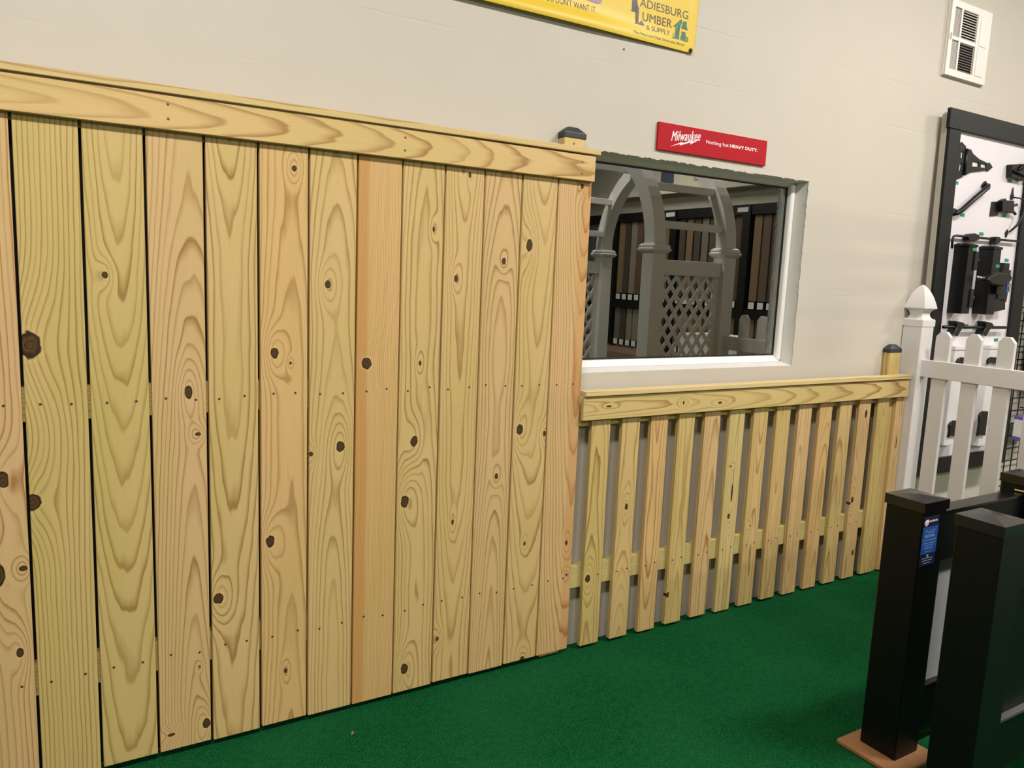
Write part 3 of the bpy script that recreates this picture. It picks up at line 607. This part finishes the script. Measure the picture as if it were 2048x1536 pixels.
white_sample('white vinyl post sample with butterfly hinges beside the black left stile', 4.082, 4.215, .66, 1.165, [(4.10, 4.185, 1.075, 1.125), (4.10, 4.19, .705, .79)])
white_sample('white vinyl post sample with a box latch beside the black right stile', 4.42, 4.56, .63, 1.165, [(4.39, 4.51, 1.085, 1.12), (4.38, 4.455, .69, .825), (4.50, 4.545, .70, .80)])

# wire grid panel with a hanging package, right of the display board
WG = thing('wire_grid', (5.35, -.02, .25), 'black wire grid panel on the wall beyond the display board', 'grid panel')
for x in [4.86 + .0762 * i for i in range(14)]:
    make('wire', MB().tube([(x, -.022, .25), (x, -.022, 2.2)], .0035, 6), IR, WG)
for z in [.25 + .0762 * i for i in range(26)]:
    make('wire', MB().tube([(4.86, -.028, z), (5.851, -.028, z)], .0035, 6), IR, WG)
PK_ = thing('hinge_package', (5.05, -.055, .61), 'white and purple hardware package hanging on the wire grid', 'package')
make('carton', MB().box(4.955, 5.12, -.09, -.036, .63, .735), MT['cardboard'], PK_, bevel=.002)
make('printed_band', MB().box(4.955, 5.12, -.0905, -.036, .735, .752), MT['purple_print'], PK_); make('printed_band', MB().box(4.955, 5.12, -.0905, -.036, .61, .6295), MT['purple_print'], PK_)
make('printed_picture', MB().prism([(4.97, .70), (4.99, .722), (5.03, .722), (5.04, .69), (5.0, .682)], -.0912, -.0902), MT['cap_black'], PK_)
text('lettering', 'Brace', (4.965, 5.05, .655, .675), -.0912, MT['gasket'], PK_, bold=.03)
hk = make('peg_hook', MB().tube([(5.02, -.03, .80), (5.02, -.07, .80), (5.02, -.075, .752)], .004, 6), IR, WG)
tag(make('dark_case', MB().box(4.985, 5.35, -.13, -.035, .92, 1.62), MT['black_matte'], bevel=.01), 'tall dark case hanging on the wire grid above the package', 'case')

# ---------------------------------------------------------------- black fence sections in the foreground
def deco_section(name, label, x0, y0, dz, x1, panel_mat, posts, plate_t, sticker):
    """posts .12 square with flat pyramid caps, 165 mm deco rails, infill panel"""
    W = .12; yc = y0 + W / 2
    t_ = thing(name, ((x0 + x1) / 2, yc, 0), label, 'fence')
    pl = []
    for i, xp in enumerate(posts):
        base = make('base_plate', MB().prism([(xp - .055, 0), (xp + W + .04, 0), (xp + W + .04, plate_t), (xp - .055, plate_t)], y0 - .045, y0 + W + .045), MT['plywood'], t_, bevel=.004) if plate_t else None
        po = make('post', MB().box(xp, xp + W, y0, y0 + W, plate_t, .830 + dz), MT['black'], t_, bevel=.003)
        c = .004; z = .812 + dz
        make('post_cap', MB().loft([[(xp - c, y0 - c, z), (xp + W + c, y0 - c, z), (xp + W + c, y0 + W + c, z), (xp - c, y0 + W + c, z)], [(xp - c, y0 - c, z + .03), (xp + W + c, y0 - c, z + .03), (xp + W + c, y0 + W + c, z + .03), (xp - c, y0 + W + c, z + .03)], [(xp + W / 2 - .001, y0 + W / 2 - .001, z + .037), (xp + W / 2 + .001, y0 + W / 2 - .001, z + .037), (xp + W / 2 + .001, y0 + W / 2 + .001, z + .037), (xp + W / 2 - .001, y0 + W / 2 + .001, z + .037)]]), MT['cap_grey'], po)
        pl.append(po)
    a = posts[0] + W; b = posts[1] if len(posts) > 1 else x1
    for z in (.622 + dz, .042 + dz * 2.0):
        rl = make('rail', MB().box(a, b, yc - .025, yc + .025, z, z + .165), MT['black'], t_, bevel=.004)
        make('rail_ledge', MB().box(a, b, yc - .028, yc + .028, z + .158, z + .1655), MT['cap_grey'] if z > .5 or not dz else MT['ledge_lit'], rl)
    make('infill_panel', MB().box(a, b, yc - .008, yc + .008, .2 + dz, .63 + dz), panel_mat, t_)
    return t_, pl
MT['cap_grey'] = plain('black_cap_sheen', (13, 13, 14), .2, .06, 40, spec=.6)
MT['ledge_lit'] = plain('lit_rail_edge', (78, 78, 72), .5, .1, 60)  # lighter grey paints the light caught on top of the lower rail
S1, P1 = deco_section('deco_fence', 'black fence section with pale infill panel and a blue label on its post', 2.2531, -1.1075, 0.0, 3.04, MT['panel_grey'], [2.2531, 2.918], .018, True)
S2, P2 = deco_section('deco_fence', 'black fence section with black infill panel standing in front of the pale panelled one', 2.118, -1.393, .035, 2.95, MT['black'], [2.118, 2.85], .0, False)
yk = -1.1082
make('blue_label', MB().box(2.2572, 2.3345, yk - .0006, yk + .0004, .6445, .797), MT['blue_dk'], P1[0])
lb = P1[0]
make('label_field', MB().box(2.2574, 2.3343, yk - .0010, yk - .0006, .682, .766), MT['blue'], lb)
text('lettering', 'SUPERIOR', (2.284, 2.327, .7805, .7865), yk - .0012, MT['print_white'], lb, bold=.03)
make('label_emblem', MB().prism([(2.262, .782), (2.270, .789), (2.281, .789), (2.272, .781)], yk - .0014, yk - .0007).prism([(2.262, .779), (2.266, .781), (2.266, .773), (2.262, .776)], yk - .0014, yk - .0007).prism([(2.268, .781), (2.273, .782), (2.273, .769), (2.268, .770)], yk - .0014, yk - .0007).prism([(2.275, .783), (2.281, .786), (2.280, .775), (2.275, .773)], yk - .0014, yk - .0007), MT['print_white'], lb)
text('lettering', '2" x 6 1/2"', (2.272, 2.318, .7465, .757), yk - .0012, MT['blue_lt'], lb, bold=.02)
text('lettering', 'DECO RAIL', (2.269, 2.320, .7335, .7425), yk - .0012, MT['blue_lt'], lb, bold=.03)
text('lettering', 'with Cambridge Infill', (2.263, 2.327, .721, .7295), yk - .0012, MT['blue_lt'], lb)
for z, a, b in ((.7155, 2.266, 2.326), (.709, 2.274, 2.318), (.702, 2.276, 2.315), (.697, 2.274, 2.318), (.689, 2.274, 2.314)):
    make('printed_line', MB().box(a, b, yk - .0011, yk - .0006, z - .0006, z + .0006), MT['blue_lt'], lb)
for z, a, b in ((.668, 2.268, 2.322), (.661, 2.268, 2.322), (.653, 2.275, 2.315)):
    make('printed_line', MB().box(a, b, yk - .0011, yk - .0006, z - .0006, z + .0006), MT['blue_lt'], lb)
make('label_emblem', MB().box(2.290, 2.299, yk - .0011, yk - .0006, .671, .679), MT['blue_lt'], lb)
tw = MB().tube([(2.905, -1.04, .7935), (2.907, -1.075, .7945), (2.909, -1.105, .786), (2.911, -1.117, .784), (2.96, -1.117, .776), (3.046, -1.116, .779)], .0026, 6)
tag(make('twine', tw, MT['twine']), 'yellow twine looped round the black post at the rail end', 'twine')
chip = MB().loft([[(.0, 0, 0), (.011, .003, 0), (.008, .012, 0)], [(.001, .001, .005), (.010, .004, .007), (.007, .010, .006)]])
wc = make('wood_chip', chip, MT['plywood']); wc.location = (.8355, -.1888, .0); tag(wc, 'small brown wood chip lying on the green turf', 'chip')

# ---------------------------------------------------------------- far wall: deck sample racks (mirrored in the glass)
SC = [plain('deck_sample', c, .6, .12, 12) for c in ((122, 98, 72), (112, 106, 94), (88, 68, 52), (134, 128, 114), (98, 78, 60), (90, 94, 90), (132, 110, 82), (74, 64, 56))]
RG = 'deck sample racks on the far wall'
for i in range(5):
    ya = -3.25 - 1.38 * i; yb = ya - 1.36
    t_ = thing('sample_rack', (7.9, (ya + yb) / 2, .38), 'black wall rack of upright deck board samples with white labels', 'rack', RG)
    make('back_panel', MB().box(7.975, 7.994, yb, ya, .42, 2.49), MT['black_matte'], t_)
    for z0_, z1_ in ((2.36, 2.49), (1.02, 1.135)): make('header', MB().box(7.86, 7.974, yb, ya, z0_, z1_), MT['black_matte'], t_)
    make('upright', MB().box(7.86, 7.974, ya - .13, ya, 1.136, 2.359), MT['black_matte'], t_); make('upright', MB().box(7.86, 7.974, ya - .13, ya, .42, 1.019), MT['black_matte'], t_)
    make('brand_plate', MB().box(7.852, 7.8595, ya - .22, ya - .04, 2.395, 2.455), MT['panel_grey'], t_)
    n = 8
    for j in range(n):
        y = ya - .15 - (1.2 / n) * (j + .5); m = random.choice(SC)
        make('deck_sample', MB().box(7.90, 7.93, y - .06, y + .06, 1.25, 2.355), m, t_)
        make('deck_sample', MB().box(7.90, 7.93, y - .06, y + .06, .52, 1.015), random.choice(SC), t_)
        for z in (1.15, .43): make('sample_label', MB().box(7.885, 7.895, y - .045, y + .045, z, z + .085), MT['cardboard'], t_)
tag(make('sample_bench', MB().box(7.2, 7.85, -9.4, -5.2, .05, .40).box(7.25, 7.8, -9.3, -5.3, -.005, .05), plain('bench_brown', (128, 104, 84), .6)), 'long low brown bench in front of the deck sample racks', 'bench')
for (y0_, y1_, c, lab) in ((-6.55, -6.28, (70, 78, 96), 'dark blue poster on the far wall above the racks'), (-5.85, -4.95, (176, 132, 118), 'wide reddish poster on the far wall above the racks')):
    tag(make('poster', MB().box(7.985, 7.9985, y0_, y1_, 2.90, 3.35), plain('poster_print', c, .5, .25, 9)), lab, 'poster')
for (x, y, sx, sy, z0_, h, lab) in ((6.05, -3.35, .5, .5, -.006, .93, 'large plain white carton standing beyond the garden arbor'), (6.1, -2.6, .45, .36, -.006, .72, 'smaller white carton standing next to the large white carton')):
    c_ = thing('carton', (x, y, 0), lab, 'box')
    make('carton_body', MB().box(x - sx / 2, x + sx / 2, y - sy / 2, y + sy / 2, z0_, z0_ + h), MT['cardboard'], c_, bevel=.004)
    make('tape_strip', MB().box(x - sx / 2, x + sx / 2, y - .025, y + .025, z0_ + h, z0_ + h + .001), MT['plywood'], c_)

# ---------------------------------------------------------------- ceiling lights
for i, (x, y) in enumerate(LIGHT_SPOTS):
    t_ = thing('ceiling_light', (x, y, CEIL - .09), 'white fluorescent ceiling light with a long diffuser', 'light', 'ceiling lights in rows')
    make('housing', MB().loft([[(x - .62, y - .16, CEIL - .001), (x + .62, y - .16, CEIL - .001), (x + .62, y + .16, CEIL - .001), (x - .62, y + .16, CEIL - .001)], [(x - .64, y - .18, CEIL - .05), (x + .64, y - .18, CEIL - .05), (x + .64, y + .18, CEIL - .05), (x - .64, y + .18, CEIL - .05)]]), MT['vent'], t_)
    make('diffuser', MB().box(x - .6, x + .6, y - .14, y + .14, CEIL - .085, CEIL - .0505), MT['diffuser'], t_, bevel=.01)
    L = bpy.data.lights.new('tube_light', 'AREA'); L.shape = 'RECTANGLE'; L.size = 1.2; L.size_y = .28; L.energy = LIGHT_POWER; L.color = LIGHT_COL
    lo_ = bpy.data.objects.new('tube_light', L); COL.objects.link(lo_); setloc(lo_, (x, y, CEIL - .09), t_)
